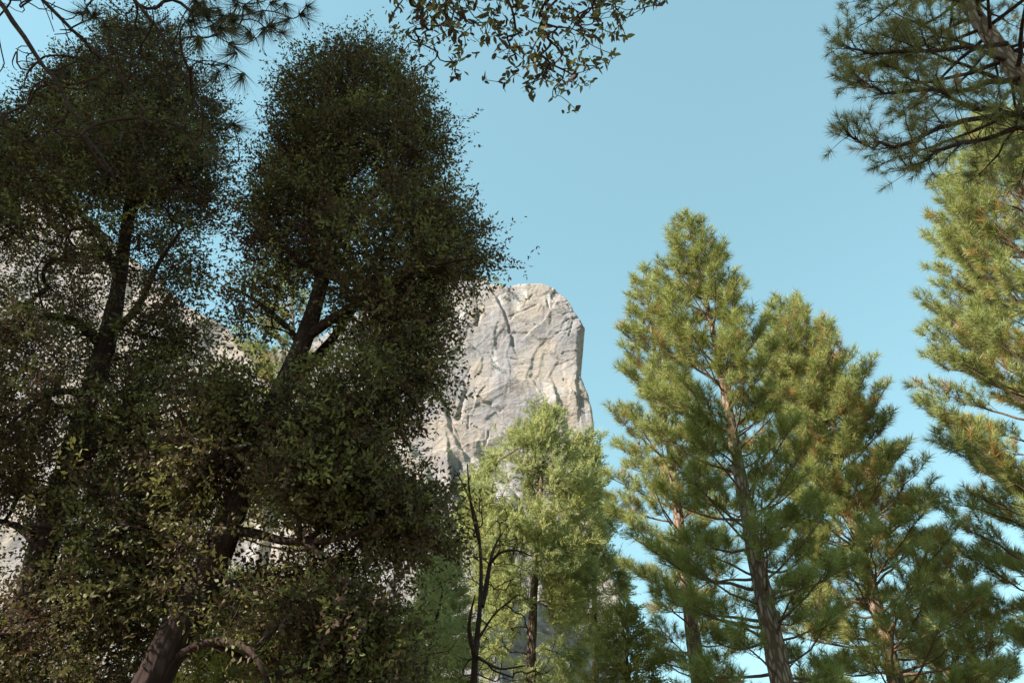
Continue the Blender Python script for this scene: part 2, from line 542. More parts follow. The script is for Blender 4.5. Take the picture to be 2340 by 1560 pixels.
# ----------------------------------------------------------------------------
# foliage prototypes
# ----------------------------------------------------------------------------
def tuft_proto(seed, n=50, length=0.225, axis=0.22, width=0.0118, spread=(28, 78), droop=0.0):
    """a brush of needles about a twig end that points along +X, its base at the origin"""
    r = np.random.default_rng(seed)
    V, F = [], []
    for i in range(n):
        t = r.random()
        b = np.array([axis * (t - 0.25), 0, 0])
        an = math.radians(spread[0] + (spread[1] - spread[0]) * (1 - t) ** 0.8 * r.uniform(0.7, 1.15))
        ro = r.uniform(0, 2 * math.pi)
        d = np.array([math.cos(an), math.sin(an) * math.cos(ro), math.sin(an) * math.sin(ro)])
        ln = length * r.uniform(0.75, 1.1)
        sd = norm(np.cross(d, r.normal(size=3))) * width
        k = len(V)
        V += [b - sd * 0.5, b + sd * 0.5, b + d * ln]
        F.append((k, k + 1, k + 2))
    return np.array(V), np.array(F)


TUFT = [tuft_proto(i) for i in range(6)]
TUFT_FINE = [tuft_proto(70 + i, 88, 0.225, 0.22, 0.0080) for i in range(8)]
TUFT_L = [tuft_proto(20 + i, 40, 0.19, 0.18, 0.010) for i in range(4)]
TUFT_FAN = [tuft_proto(40 + i, 70, 0.24, 0.06, 0.0075, (6, 66)) for i in range(5)]


def leaf_poly(L, W, bend=0.12, seg=3):
    """a pointed oval leaf along +X as quads and end triangles (triangulated)"""
    t = np.linspace(0, 1, seg + 2)
    wd = W * np.sin(np.pi * t ** 0.85) ** 0.9
    V, F = [[0, 0, 0]], []
    for i in range(1, seg + 1):
        z = -bend * L * t[i] ** 2
        V += [[t[i] * L, -wd[i] / 2, z + 0.12 * wd[i]], [t[i] * L, wd[i] / 2, z + 0.12 * wd[i]]]
    V.append([L, 0, -bend * L])
    F += [(0, 1, 2)]
    for i in range(seg - 1):
        a = 1 + 2 * i
        F += [(a, a + 2, a + 3), (a, a + 3, a + 1)]
    F += [(2 * seg - 1, 2 * seg + 1, 2 * seg)]
    return np.array(V, float), np.array(F)


def spray_proto(seed, n=10, length=0.26, leaf=(0.058, 0.026), seg=1):
    """a twig of small leaves along +X"""
    r = np.random.default_rng(seed)
    lv, lf = leaf_poly(leaf[0], leaf[1], 0.15, seg)
    V, F, k = [], [], 0
    for i in range(n):
        t = (i + r.random()) / n
        b = np.array([t * length, 0, 0]) + r.normal(size=3) * 0.018
        d = norm(np.array([0.7, r.normal() * 0.8, r.normal() * 0.8]))
        R = frames(d[None], r)[0]
        V.append(lv @ R.T * r.uniform(0.7, 1.2) + b)
        F.append(lf + k)
        k += len(lv)
    return np.concatenate(V), np.concatenate(F)


OAK_SPRAY = [spray_proto(i) for i in range(7)]
BIG_SPRAY = [spray_proto(30 + i, 10, 0.45, (0.12, 0.05)) for i in range(5)]
RIM_SPRAY = [spray_proto(60 + i, 9, 1.6, (0.9, 0.6)) for i in range(4)]


def cedar_proto(seed, n=16, length=0.42):
    """a flat drooping feather of scale-leaf twigs along +X"""
    r = np.random.default_rng(seed)
    V, F = [], []
    for i in range(n):
        t = (i + r.random()) / n
        s = 1 if i % 2 else -1
        b = np.array([t * length, 0, -0.12 * t * t])
        ln = (0.16 * (1 - t) + 0.07) * r.uniform(0.7, 1.2)
        d = norm(np.array([0.8, s * r.uniform(0.4, 0.9), -0.35 + r.normal() * 0.22]))
        sd = norm(np.cross(d, np.array([0, r.normal() * 0.5, 1.0]))) * 0.017
        k = len(V)
        V += [b - sd * 0.4, b + d * ln * 0.5 + sd, b + d * ln, b + d * ln * 0.5 - sd]
        F += [(k, k + 1, k + 2), (k, k + 2, k + 3)]
    return np.array(V), np.array(F)


CEDAR = [cedar_proto(i) for i in range(6)]


# ----------------------------------------------------------------------------
# pines
# ----------------------------------------------------------------------------
def in_frame(p, m=40):
    x, y, d = proj(p)
    return (d > 0.5) & (x > -m) & (x < 2340 + m) & (y > -m) & (y < 1560 + m)


def outline_fn(outline, D, axis_x):
    """crown radius by height and azimuth from (photo row, left edge, right edge)"""
    zs, rl, rr = [], [], []
    for py, xl, xr in outline:
        p0, p1 = at(xl, py, D), at(xr, py, D)
        zs.append(p0[2])
        rl.append(max(0.05, axis_x(p0[2]) - p0[0]))
        rr.append(max(0.05, p1[0] - axis_x(p0[2])))
    o = np.argsort(zs)
    zs, rl, rr = np.array(zs)[o], np.array(rl)[o], np.array(rr)[o]

    def R(z, az):
        c = math.cos(az)
        a, b = np.interp(z, zs, rl), np.interp(z, zs, rr)
        return a * (1 - c) / 2 + b * (1 + c) / 2
    return R, zs[0], zs[-1]


def make_pine(name, label, D, base_px, top_px, outline, r0, seed, nl=80, ts=1.22, mat=None, single=300, protos=None,
              group='pine trees of the grove', steep=(58, 6), dens=1.0, z_low=None, extra=None, dead=0.1, bark=None, max_reach=None,
              front=1.0, bare=0.18, twig=None):
    r = np.random.default_rng(seed)
    mat = mat or M_PINE
    protos = protos or TUFT
    bark = bark or B_PINE
    pt, pb = at(*top_px, D), at(*base_px, D)
    k = (pt[0] - pb[0]) / (pt[2] - pb[2])
    base = np.array([pb[0] - k * pb[2] * 0.6, D, 0.0])
    top = pt

    def axis_x(z):
        return base[0] + (top[0] - base[0]) * z / top[2]
    R, zlo, zhi = outline_fn(outline, D, axis_x)
    if z_low is not None:
        zlo = z_low
    t = thing(name, label, 'tree', tuple(base), group)
    # trunk
    zz = np.linspace(0, 1, 140)
    P = np.stack([base[0] + (top[0] - base[0]) * zz + 0.05 * np.sin(zz * 9 + seed), D + 0.05 * np.sin(zz * 7 + seed * 2) + 0 * zz, top[2] * zz], 1)
    tb = Tubes()
    rad_t = r0 * ((1 - zz) ** 1.1) + 0.012
    rad_t[0] *= 1.25
    tb.add(P, rad_t, 26, 0.10, r)
    tb.build('trunk', bark, t, base)
    tufts = []                                      # (pos, dir, scale, tone)
    for i in range(nl):
        f = (i + r.random()) / nl                   # 0 at the bottom of the crown, 1 at the top
        f = f ** 0.92
        z1 = zlo + (zhi - zlo) * f
        az = i * 2.39996 + r.uniform(-0.4, 0.4)
        th = math.radians(steep[1] + (steep[0] - steep[1]) * f ** 0.8 + r.uniform(-7, 7))
        rr = R(z1, az) * (0.72 + 0.30 * r.random() ** 0.6)
        if math.sin(az) < -0.2:
            rr *= front
        rr = max(rr, 0.15)
        z0 = z1 - rr * math.tan(th)
        z0 = min(max(z0, 1.5), top[2] * 0.985)
        cz = np.array([axis_x(z0), D, z0])
        hd = np.array([math.cos(az), math.sin(az), 0])
        tip = np.array([axis_x(z1), D, 0]) + hd * rr + np.array([0, 0, z1])
        L = np.linalg.norm(tip - cz)
        sag = 0.10 * L * (1 - f) + 0.03 * L
        midp = (cz + tip) / 2 - np.array([0, 0, sag]) + r.normal(size=3) * 0.05 * L
        nseg = max(5, int(L / 0.35))
        C = curve(cz, midp, tip, nseg)
        C[1:-1] += r.normal(size=(nseg - 2, 3)) * 0.015 * L ** 0.5
        lr = 0.012 + 0.013 * L * (0.6 + 0.4 * (1 - f))
        rad_l = np.linspace(lr, 0.006, nseg)
        tube = Tubes()
        tube.add(C, rad_l, 5)
        T = norm(np.gradient(C, axis=0))
        ns = int(max(4, L / 0.16 * dens * (0.8 + 0.35 * f)))
        bare_f = bare + 0.22 * (1 - f)
        if not (in_frame(tip, 130) or in_frame((tip + cz) / 2, 130)):
            ns = max(3, ns // 6)                    # limbs far outside the picture stay sparse
        for j in range(ns):
            u = bare_f + (1 - bare_f) * (j + r.random()) / ns
            q = u * (nseg - 1)
            a = int(min(q, nseg - 2))
            p = C[a] + (C[a + 1] - C[a]) * (q - a)
            d0 = T[a]
            side = norm(np.cross(d0, [0, 0, 1.0])) * (1 if j % 2 else -1)
            d = norm(d0 * r.uniform(0.6, 1.0) + side * r.uniform(0.35, 1.0) + np.array([0, 0, r.uniform(-0.15, 0.55)]))
            sl = (0.16 + 0.42 * L * (1 - u) * r.uniform(0.5, 1.0)) * (0.6 + 0.4 * r.random())
            sl = min(sl, 1.5)
            e = p + d * sl + np.array([0, 0, 0.22 * sl])
            cc = curve(p, p + d * sl * 0.55, e, 4)
            tube.add(cc, np.linspace(0.006 + 0.006 * sl, 0.004, 4), 3)
            ed = norm(norm(cc[-1] - cc[-2]) + np.array([0, 0, 0.25 + 0.75 * f]))
            inner = 1 - u
            tufts.append((e, ed, r.uniform(0.65, 1.2), inner))
            for w_ in range(int(sl / 0.19)):
                v = r.uniform(0.3, 0.92)
                b = p + (e - p) * v
                dd = norm(ed * 0.7 + norm(r.normal(size=3)) * 0.75 + np.array([0, 0, 0.35]))
                e2 = b + dd * r.uniform(0.10, 0.24)
                tube.add(np.array([b, e2]), np.array([0.005, 0.004]), 3)
                tufts.append((e2, dd, r.uniform(0.7, 1.05), inner + 0.2))
        tufts.append((C[-1], T[-1], 1.1, 0))
        tube.build('branch', twig or B_TWIG, t, base)
    for q in range(14):                             # the leader
        f = 1 - q * 0.010
        pz = top[2] * f
        az = r.uniform(0, 6.28)
        d = norm(np.array([math.cos(az) * 0.5, math.sin(az) * 0.5, 1.0]) if q else np.array([0, 0, 1.0]))
        tufts.append((np.array([axis_x(pz), D, pz]) + d * 0.10 * (q > 0), d, 1.0, 0))
    if extra:
        extra(t, base, tufts, r)
    finish_tufts(t, base, tufts, mat, protos, ts, single, r, dead)
    return t


def finish_tufts(t, base, tufts, mat, protos, ts, single, r, dead=0.1):
    pos = np.array([q[0] for q in tufts])
    di = np.array([q[1] for q in tufts])
    sc = np.array([q[2] for q in tufts]) * ts
    inner = np.clip(np.array([q[3] for q in tufts]), 0, 1)
    tone = r.random(len(pos))
    low = r.random(len(pos)) < dead * (0.3 + 1.4 * inner)
    tone = np.where(low, tone * 0.05, 0.12 + 0.88 * tone)
    rot = frames(di, r)
    one = np.zeros(len(pos), bool)
    if single:
        dist = np.linalg.norm(pos - np.array([0, 0, CAMZ]), axis=1)
        size = np.where(in_frame(pos, -5), sc / dist, 0)
        pick = np.argsort(-size)[:single]
        pick = pick[size[pick] > 0]
        one[pick] = True
        key = mat.name
        if key not in TUFT_MESH:
            TUFT_MESH[key] = {}
        for i in pick:
            near = TUFT_FINE if protos is TUFT else protos
            q = int(r.integers(0, len(near)))
            mk_key = (id(near), q)
            if mk_key not in TUFT_MESH[key]:
                TUFT_MESH[key][mk_key] = mk('needle_tuft', near[q][0], near[q][1], mat, link=False)
            o = bpy.data.objects.new('needle_tuft', TUFT_MESH[key][mk_key])
            COL.objects.link(o)
            o.parent = t
            M = np.eye(4)
            M[:3, :3] = rot[i] * sc[i]
            M[:3, 3] = pos[i] - base
            o.matrix_local = Matrix(M.tolist())
    rest = ~one
    if rest.any():
        V, F, T = scatter(protos, pos[rest], rot[rest], sc[rest], 1 + tone[rest], r)
        o = mk('needles', V, F, mat, t, tone=T, base=base)
        o['kind'] = 'stuff'


TUFT_MESH = {}

PINE_MAIN = make_pine('pine_tree', 'tall sunlit green pine with a straight pale trunk and pointed top', 18, (1790, 1560), (1572, 492),
          [(500, 1550, 1600), (530, 1528, 1622), (560, 1512, 1650), (600, 1500, 1690), (650, 1488, 1702), (700, 1470, 1738), (800, 1448, 1762),
           (900, 1440, 1800), (1000, 1430, 1850), (1100, 1425, 1900), (1200, 1415, 1930), (1300, 1430, 1960), (1400, 1440, 1960), (1560, 1470, 1980), (1650, 1500, 1980)],
          0.34, 1, nl=112, dens=1.0, dead=0.03, front=0.8)
make_pine('pine_tree', 'pale yellow-green pine just left of and behind the tall pointed pine', 24, (1602, 1560), (1470, 615),
          [(625, 1455, 1490), (660, 1440, 1530), (750, 1418, 1560), (830, 1392, 1590), (880, 1400, 1600), (960, 1372, 1610), (1030, 1366, 1640),
           (1150, 1372, 1660), (1300, 1425, 1690), (1450, 1440, 1720), (1600, 1450, 1750)], 0.34, 2, nl=92, mat=M_PINE_Y, ts=1.3, dead=0.06)
make_pine('pine_tree', 'broad pine with yellowing needles to the right of the tall pointed pine', 23, (2052, 1560), (1800, 690),
          [(700, 1765, 1822), (730, 1740, 1850), (770, 1715, 1900), (840, 1700, 1975), (900, 1735, 2015), (1000, 1750, 2060), (1100, 1775, 2100),
           (1230, 1790, 2180), (1400, 1800, 2280), (1500, 1810, 2315), (1620, 1830, 2330)], 0.34, 3, nl=150, mat=M_PINE_Y, ts=1.3, dead=0.12)
make_pine('pine_tree', 'dense pine rising along the right edge of the picture', 21, (2800, 1480), (2262, 262),
          [(275, 2230, 2300), (330, 2160, 2360), (420, 2120, 2420), (500, 2112, 2500), (640, 2118, 2600), (760, 2112, 2700), (850, 2110, 2800), (1000, 2112, 2850),
           (1100, 2130, 2900), (1200, 2190, 2950), (1300, 2250, 2950), (1400, 2310, 2950), (1500, 2360, 2950)], 0.45, 4, nl=260, mat=M_PINE_Y, ts=1.45, dead=0.07, steep=(62, 24), dens=0.45, bare=0.5)

make_pine('pine_tree', 'young pine low in the gap before the right-edge pine', 27, (2245, 1640), (2150, 1215),
          [(1225, 2135, 2168), (1280, 2100, 2200), (1360, 2060, 2260), (1450, 2030, 2310), (1560, 2010, 2350), (1680, 2000, 2380)], 0.16, 7, nl=52, ts=1.3, dens=0.7, single=120)


def low_limbs(t, base, tufts, r):
    for line in ([(2420, 250), (2200, 275), (2120, 312), (2040, 335), (1975, 333), (1935, 300)],
                 [(2400, 330), (2330, 260), (2240, 250), (2160, 215), (2080, 180), (2020, 150)],
                 [(2330, 180), (2200, 205), (2080, 210), (1990, 205), (1935, 180)],
                 [(2300, 100), (2180, 110), (2060, 120), (1960, 118), (1905, 95)],
                 [(2420, 300), (2330, 290), (2250, 320), (2160, 340), (2100, 370), (2070, 385)]):
        P = np.array([at(px, py, 9.3 + 0.4 * math.sin(px)) for px, py in line])
        tt = np.linspace(0, 1, 16)
        s = np.linspace(0, 1, len(P))
        C = np.stack([np.interp(tt, s, P[:, a]) for a in range(3)], 1)
        C[1:-1] += r.normal(size=(14, 3)) * 0.03
        tube = Tubes()
        tube.add(C, np.linspace(0.06, 0.012, 16), 6)
        T = norm(np.gradient(C, axis=0))
        for j in range(56):
            a = int(1 + 14 * (j + r.random()) / 56)
            p, d0 = C[a], T[a]
            sl = r.uniform(0.35, 0.95) * (1.2 - 0.6 * a / 15)
            d = norm(d0 * 0.7 + np.array([r.normal() * 0.4, r.normal() * 0.5, r.uniform(-0.1, 0.8)]))
            e = p + d * sl
            cc = curve(p, p + d0 * sl * 0.4 - np.array([0, 0, 0.08]), e, 5)
            tube.add(cc, np.linspace(0.012, 0.005, 5), 4)
            tufts.append((e, norm(cc[-1] - cc[-2]), r.uniform(0.8, 1.1), 0.1))
        tufts.append((C[-1], T[-1], 1.1, 0))
        tube.build('branch', B_DARK, t, base)


make_pine('pine_tree', 'near pine whose drooping limbs enter the upper right corner', 10, (2345, 185), (1880, -480),
          [(-470, 1850, 1910), (-350, 1830, 2050), (-200, 1860, 2300), (-100, 1900, 2450), (0, 1912, 2560), (100, 1905, 2600), (180, 1935, 2640), (250, 1990, 2650)],
          0.38, 5, nl=104, ts=0.95, steep=(45, -2), extra=low_limbs, dens=0.9, dead=0.02, twig=B_DARK, mat=M_PINE_N)


# ----------------------------------------------------------------------------
# broadleaf trees: limbs grown towards leaf clusters spread through the crown
# ----------------------------------------------------------------------------
def poly_smooth(P, n):
    P = np.asarray(P, float)
    s = np.concatenate([[0], np.cumsum(np.linalg.norm(np.diff(P, axis=0), axis=1))])
    s /= s[-1]
    t = np.linspace(0, 1, n)
    C = np.stack([np.interp(t, s, P[:, a]) for a in range(3)], 1)
    for _ in range(2):
        C[1:-1] = 0.25 * C[:-2] + 0.5 * C[1:-1] + 0.25 * C[2:]
    return C


def grow(t, base, stems, targets, r, bark, bark_stem=None, r_twig=0.006, r_pow=0.46, root_pen=0.18, k=6, name='branch', bow=0.10, lift=0.0):
    """stems: list of (points, radii, kind); each target is joined to the nearest wood. kind 'trunk' or 'branch'"""
    nodes, parent, owner, cost, fixed = [], [], [], [], []
    for si, (C, Rr, kind) in enumerate(stems):
        tb = Tubes()
        if kind == 'trunk':
            m_ = len(C) * 4
            u_ = np.linspace(0, 1, m_)
            w_ = np.linspace(0, 1, len(C))
            C2 = np.stack([np.interp(u_, w_, C[:, a_]) for a_ in range(3)], 1)
            C2[1:-1] = 0.25 * C2[:-2] + 0.5 * C2[1:-1] + 0.25 * C2[2:]
            tb.add(C2, np.interp(u_, w_, Rr), 26, 0.10, r)
        else:
            tb.add(C, Rr, 9, 0.30, r)
        tb.build(kind, bark_stem or bark, t, base)
        for i, p in enumerate(C):
            nodes.append(p); parent.append(-1); owner.append(-1); fixed.append(Rr[i])
            cost.append(0.05 * i)
    NMAX = len(nodes) + len(targets) * 7 + 10
    N = np.zeros((NMAX, 3)); N[:len(nodes)] = nodes
    Dr = np.zeros((NMAX, 3)); Dr[:len(nodes)] = np.concatenate([norm(np.gradient(C, axis=0)) for C, _, _ in stems])
    Cst = np.zeros(NMAX); Cst[:len(nodes)] = cost
    n = len(nodes)
    stem_n = n
    d0 = np.array([np.min(np.linalg.norm(N[:stem_n] - q, axis=1)) for q in targets])
    chains = []
    par = -np.ones(NMAX, int)
    own = -np.ones(NMAX, int)
    nlimb = 0
    for q in np.array(targets)[np.argsort(d0)]:
        v = q - N[:n]
        dist = np.linalg.norm(v, axis=1)
        down = np.clip(-v[:, 2] / np.maximum(dist, 1e-6), 0, 1)          # limbs seldom start above what they carry
        c = dist * (1 + 0.5 * down) + root_pen * Cst[:n]
        j = int(np.argmin(c))
        L = dist[j]
        m = int(np.clip(L / 0.12, 3, 6))
        o = own[j]
        if o < 0:
            o = nlimb; nlimb += 1
        p0 = N[j]
        off = r.normal(size=3) * bow * L + np.array([0, 0, lift * L])
        C = curve(p0, p0 + Dr[j] * L * 0.30 + (q - p0) * 0.22 + off, q, m + 1)
        Tg = norm(np.gradient(C, axis=0))
        ids = [j]
        for i in range(1, m + 1):
            N[n] = C[i]; par[n] = ids[-1]; own[n] = o
            Cst[n] = Cst[j] + L * i / m
            Dr[n] = Tg[i]
            ids.append(n); n += 1
        chains.append((ids, o))
    cnt = np.zeros(n)
    for ids, o in chains:
        cnt[ids[-1]] += 1
    for i in range(n - 1, stem_n - 1, -1):
        if par[i] >= stem_n:
            cnt[par[i]] += cnt[i]
    rad = r_twig * np.maximum(cnt, 1) ** r_pow
    tubes = [Tubes() for _ in range(nlimb)]
    for ids, o in chains:
        rr = rad[ids].copy()
        rr[0] = min(rad[ids[1]] * 1.15, rr[0] if ids[0] >= stem_n else fixed[ids[0]] * 0.8)
        tubes[o].add(N[ids], rr, k if rr[0] > 0.02 else 4)
    for tb in tubes:
        tb.build(name, bark, t, base)


def crown_points(outline, D, n, r, thick=0.8, holes=(), seed=0, void=-0.42, dmid=0.0, top_void=0.22, inset=0, clear=None, ragged=0.0):
    """points through a crown whose outline the photo gives row by row"""
    o = np.array(sorted(outline), float)
    out = []
    y0, y1 = o[0, 0], o[-1, 0]
    wmax = (o[:, 2] - o[:, 1]).max()
    tries = 0
    while len(out) < n and tries < n * 60:
        tries += 1
        py = r.uniform(y0, y1)
        xl, xr = np.interp(py, o[:, 0], o[:, 1]), np.interp(py, o[:, 0], o[:, 2])
        ins = inset * min(1.0, (xr - xl) / 420.0)
        rag = vnoise(np.array([[py / 55.0, 0.5], [py / 55.0, 7.5], [py / 21.0, 3.5], [py / 21.0, 11.5]]), seed + 40) * ragged
        xl, xr = xl + ins + rag[0] + 0.5 * rag[2], xr - ins + rag[1] + 0.5 * rag[3]
        if xr - xl < 4:
            xl, xr = (xl + xr) / 2 - 8, (xl + xr) / 2 + 8
        if r.random() > (xr - xl) / wmax:
            continue
        px = r.uniform(xl, xr)
        bad = False
        for hx, hy, rx, ry, s in holes:
            if ((px - hx) / rx) ** 2 + ((py - hy) / ry) ** 2 < 1 and r.random() < s:
                bad = True
                break
        if bad:
            continue
        c = (xl + xr) / 2
        hw = (xr - xl) / 2
        sc = at(px + 1, py, D)[0] - at(px, py, D)[0]
        th = math.sqrt(max(0.03, 1 - ((px - c) / hw) ** 2)) * min(hw * sc, 2.6) * thick
        oy = r.uniform(-1, 1) * th
        if clear is not None and oy < 0.25 and r.random() < 0.84 and abs(px - np.interp(py, clear[0], clear[1])) < clear[2] and py > clear[0][0]:
            continue
        p = at(px, py, D + dmid + oy)
        if vnoise(np.array([p]) / np.array([0.75, 2.6, 0.75]) + seed, seed)[0] < (void if py > 640 else void - top_void):
            continue
        out.append(p)
    return np.array(out)


def leaf_clusters(t, base, targets, r, mat, protos, per=5, blob=0.32, sc=1.3, name='leaves', droop=0.0, run=3, step=0.15, out=0.5, twig=None, axis=None, up=0.15):
    """at each target a few twigs fan out, each carrying a run of leaf sprays"""
    n = len(targets)
    mid = np.mean(targets, 0) if axis is None else axis
    o_ = norm((targets - mid) * np.array([1, 1, 0.25]))
    d = norm(np.repeat(o_, per, 0) * out + norm(r.normal(size=(n * per, 3)) * np.array([1, 1, 0.6])) + np.array([0, 0, up - droop]))
    p0 = np.repeat(targets, per, 0) + r.normal(size=(n * per, 3)) * blob * 0.35
    ln = r.uniform(0.6, 1.25, n * per)
    ton = np.clip(np.repeat(r.random(n), per) * 0.65 + r.random(n * per) * 0.35, 0, 1)
    P, Dd, T_ = [], [], []
    for k_ in range(run):
        P.append(p0 + d * (ln * step * k_)[:, None] * sc - np.array([0, 0, 0.02 * k_ * k_]))
        Dd.append(norm(d + r.normal(size=d.shape) * 0.38))
        T_.append(ton)
    pos, dd, tone = np.concatenate(P), np.concatenate(Dd), np.concatenate(T_)
    V, F, T = scatter(protos, pos, frames(dd, r), r.uniform(0.75, 1.2, len(pos)) * sc, 1 + tone, r)
    o = mk(name, V, F, mat, t, tone=T, base=base)
    o['kind'] = 'stuff'
    if twig is not None:                                      # the twigs that carry them
        e = p0 + d * (ln * step * run)[:, None] * sc
        c = np.repeat(targets, per, 0)
        sd = norm(np.cross(d, np.array([0.3, 0.9, 0.2])))
        w0 = 0.006
        V = np.stack([c - sd * w0, c + sd * w0, c + np.cross(sd, d) * w0, e], 1).reshape(-1, 3)
        b_ = (np.arange(len(c)) * 4)[:, None]
        F = np.concatenate([b_ + np.array([[0, 1, 3]]), b_ + np.array([[1, 2, 3]]), b_ + np.array([[2, 0, 3]])])
        q_ = mk('twigs', V, F, twig, t, base=base)
        q_['kind'] = 'stuff'
    return o


def pts(line, D, dy=None):
    return np.array([at(px, py, D + (dy[i] if dy is not None else 0)) for i, (px, py) in enumerate(line)])


def to_ground(P, lean=0.6):
    k = (P[1] - P[0]) / max(P[1][2] - P[0][2], 0.3)
    b = P[0] - k * P[0][2] * lean
    b[2] = 0.0
    m = (b + P[0]) / 2 + np.array([0.05, 0, 0])
    return np.vstack([b, m, P])


LEFT_HOLES = [(30, 600, 70, 50, .8), (110, 485, 60, 30, .4), (45, 870, 60, 40, .5), (130, 800, 40, 30, .4),
              (300, 640, 50, 30, .5), (545, 450, 40, 100, .75), (590, 570, 55, 45, .45), (480, 720, 50, 45, .6), (570, 770, 75, 65, .7), (690, 650, 45, 35, .45),
              (400, 950, 45, 45, .7), (60, 1240, 60, 45, .8), (225, 1085, 45, 45, .7), (430, 1180, 50, 55, .75), (785, 1145, 45, 50, .5), (120, 1040, 60, 40, .45),
              (395, 1390, 45, 60, .75), (520, 1465, 150, 125, .97), (330, 1370, 40, 40, .5), (750, 430, 30, 40, .4), (40, 1380, 50, 60, .4), (170, 1500, 80, 50, .4)]

# the live oak at the left edge
r = np.random.default_rng(101)
D1 = 10.0
P = to_ground(pts([(60, 1400), (118, 1180), (165, 1050), (205, 900), (245, 790), (268, 680), (287, 540), (300, 430), (310, 300), (308, 190)], D1))
b1 = P[0].copy()
oak1 = thing('live_oak', 'dark live oak at the left edge, its trunk bending up to the left', 'tree', tuple(b1), 'dark live oaks on the left')
C = poly_smooth(P, 40)
stems = [(C, np.interp(np.linspace(0, 1, 40), [0, .1, .3, .55, .75, 1], [.30, .23, .19, .15, .09, .02]), 'trunk')]
for ln, r0, dy in (([(240, 800), (190, 740), (120, 715), (40, 740), (-60, 780)], .09, -.8), ([(275, 640), (230, 540), (170, 470), (100, 440), (30, 440)], .08, .5),
                   ([(200, 920), (170, 890), (110, 900), (30, 960)], .06, -.9), ([(292, 520), (330, 420), (400, 340), (440, 260)], .07, .6),
                   ([(250, 770), (320, 700), (360, 600), (420, 520)], .07, -.6), ([(160, 1070), (240, 1010), (330, 960), (400, 930)], .07, -.8),
                   ([(100, 1250), (40, 1200), (-40, 1180)], .08, .6), ([(130, 1180), (200, 1150), (260, 1060), (320, 1000)], .09, 1.0)):
    dys = np.linspace(0, dy * 1.6, len(ln))
    L_ = poly_smooth(pts(ln, D1, dys), 14)
    stems.append((L_, np.linspace(r0, 0.018, 14), 'branch'))
T1 = crown_points([(40, 275, 325), (70, 240, 350), (110, 190, 420), (160, 120, 450), (220, 60, 500), (300, -40, 515), (400, -120, 510), (480, -150, 500), (600, -200, 470),
                   (760, -220, 470), (900, -240, 430), (1050, -250, 430), (1200, -250, 430), (1400, -250, 420), (1560, -200, 380), (1650, -200, 380)], D1, 1500, r, 0.8, LEFT_HOLES, 3, -0.14, 0, 0.5, 28, ([430, 540, 680, 790, 900, 1050, 1180, 1400], [300, 287, 268, 245, 205, 165, 118, 60], 62), 34.0)
T1 = np.vstack([T1, crown_points([(40, 275, 325), (110, 190, 415), (160, 120, 445), (220, 70, 495), (300, 0, 505), (400, -60, 500), (470, -60, 480)], D1, 360, r, 0.8, (), 17, -0.5, 0, 0.3, 22, None, 26.0)])
grow(oak1, b1, stems, T1, r, B_OAK)
leaf_clusters(oak1, b1, T1, r, M_OAK, OAK_SPRAY, twig=B_OAK)

# the leaning live oak
r = np.random.default_rng(102)
D2 = 9.0
P = to_ground(pts([(345, 1560), (400, 1450), (450, 1370), (500, 1260), (545, 1130), (590, 1010), (640, 900), (690, 790), (730, 680), (750, 560), (765, 430), (785, 300), (795, 180)], D2), 0.9)
b2 = P[0].copy()
oak2 = thing('live_oak', 'leaning dark live oak with a rounded crown in front of the cliff', 'tree', tuple(b2), 'dark live oaks on the left')
C = poly_smooth(P, 46)
stems = [(C, np.interp(np.linspace(0, 1, 46), [0, .1, .3, .5, .72, 1], [.30, .235, .19, .145, .085, .02]), 'trunk')]
for ln, r0, dy in (([(395, 1512), (418, 1484), (446, 1478), (478, 1460), (512, 1466), (540, 1458), (572, 1486), (596, 1502), (608, 1545), (625, 1600), (640, 1680)], .055, -.6),
                   ([(520, 1215), (580, 1215), (640, 1235), (700, 1240), (780, 1235), (850, 1200)], .07, -.5),
                   ([(690, 790), (650, 740), (590, 690), (540, 660)], .06, .6), ([(745, 640), (690, 600), (640, 560), (580, 540)], .06, -.5),
                   ([(640, 900), (720, 820), (790, 740), (840, 640), (880, 540)], .09, .8), ([(752, 540), (830, 470), (900, 400), (950, 320)], .07, -.6),
                   ([(700, 770), (800, 700), (900, 650), (1000, 600), (1080, 590)], .08, -.9), ([(590, 1010), (700, 960), (800, 930), (900, 900), (970, 870)], .08, .8),
                   ([(560, 1090), (500, 1060), (440, 1000), (400, 930)], .06, -.7), ([(765, 430), (700, 350), (660, 270)], .05, .5)):
    dys = np.linspace(0, dy * 1.6, len(ln))
    L_ = poly_smooth(pts(ln, D2, dys), 14)
    stems.append((L_, np.linspace(r0, 0.018, 14), 'branch'))
T2 = crown_points([(100, 760, 805), (135, 712, 865), (190, 665, 930), (230, 645, 985), (300, 625, 1000), (360, 595, 1010), (430, 560, 1050), (500, 550, 1080), (560, 540, 1105),
                   (605, 540, 1110), (650, 540, 1050), (720, 500, 1020), (790, 480, 980), (850, 450, 1005), (900, 430, 985), (960, 400, 960), (1020, 390, 980), (1150, 380, 1000),
                   (1250, 370, 1000), (1330, 370, 955), (1400, 380, 935), (1500, 400, 900), (1560, 420, 895), (1650, 430, 890)], D2, 1600, r, 0.8, LEFT_HOLES, 8, -0.02, 0, 0.36, 34, ([560, 680, 790, 900, 1010, 1130, 1260, 1370, 1450, 1560], [750, 730, 690, 640, 590, 545, 500, 450, 400, 345], 68), 40.0)
grow(oak2, b2, stems, T2, r, B_OAK)
leaf_clusters(oak2, b2, T2, r, M_OAK, OAK_SPRAY, twig=B_OAK)

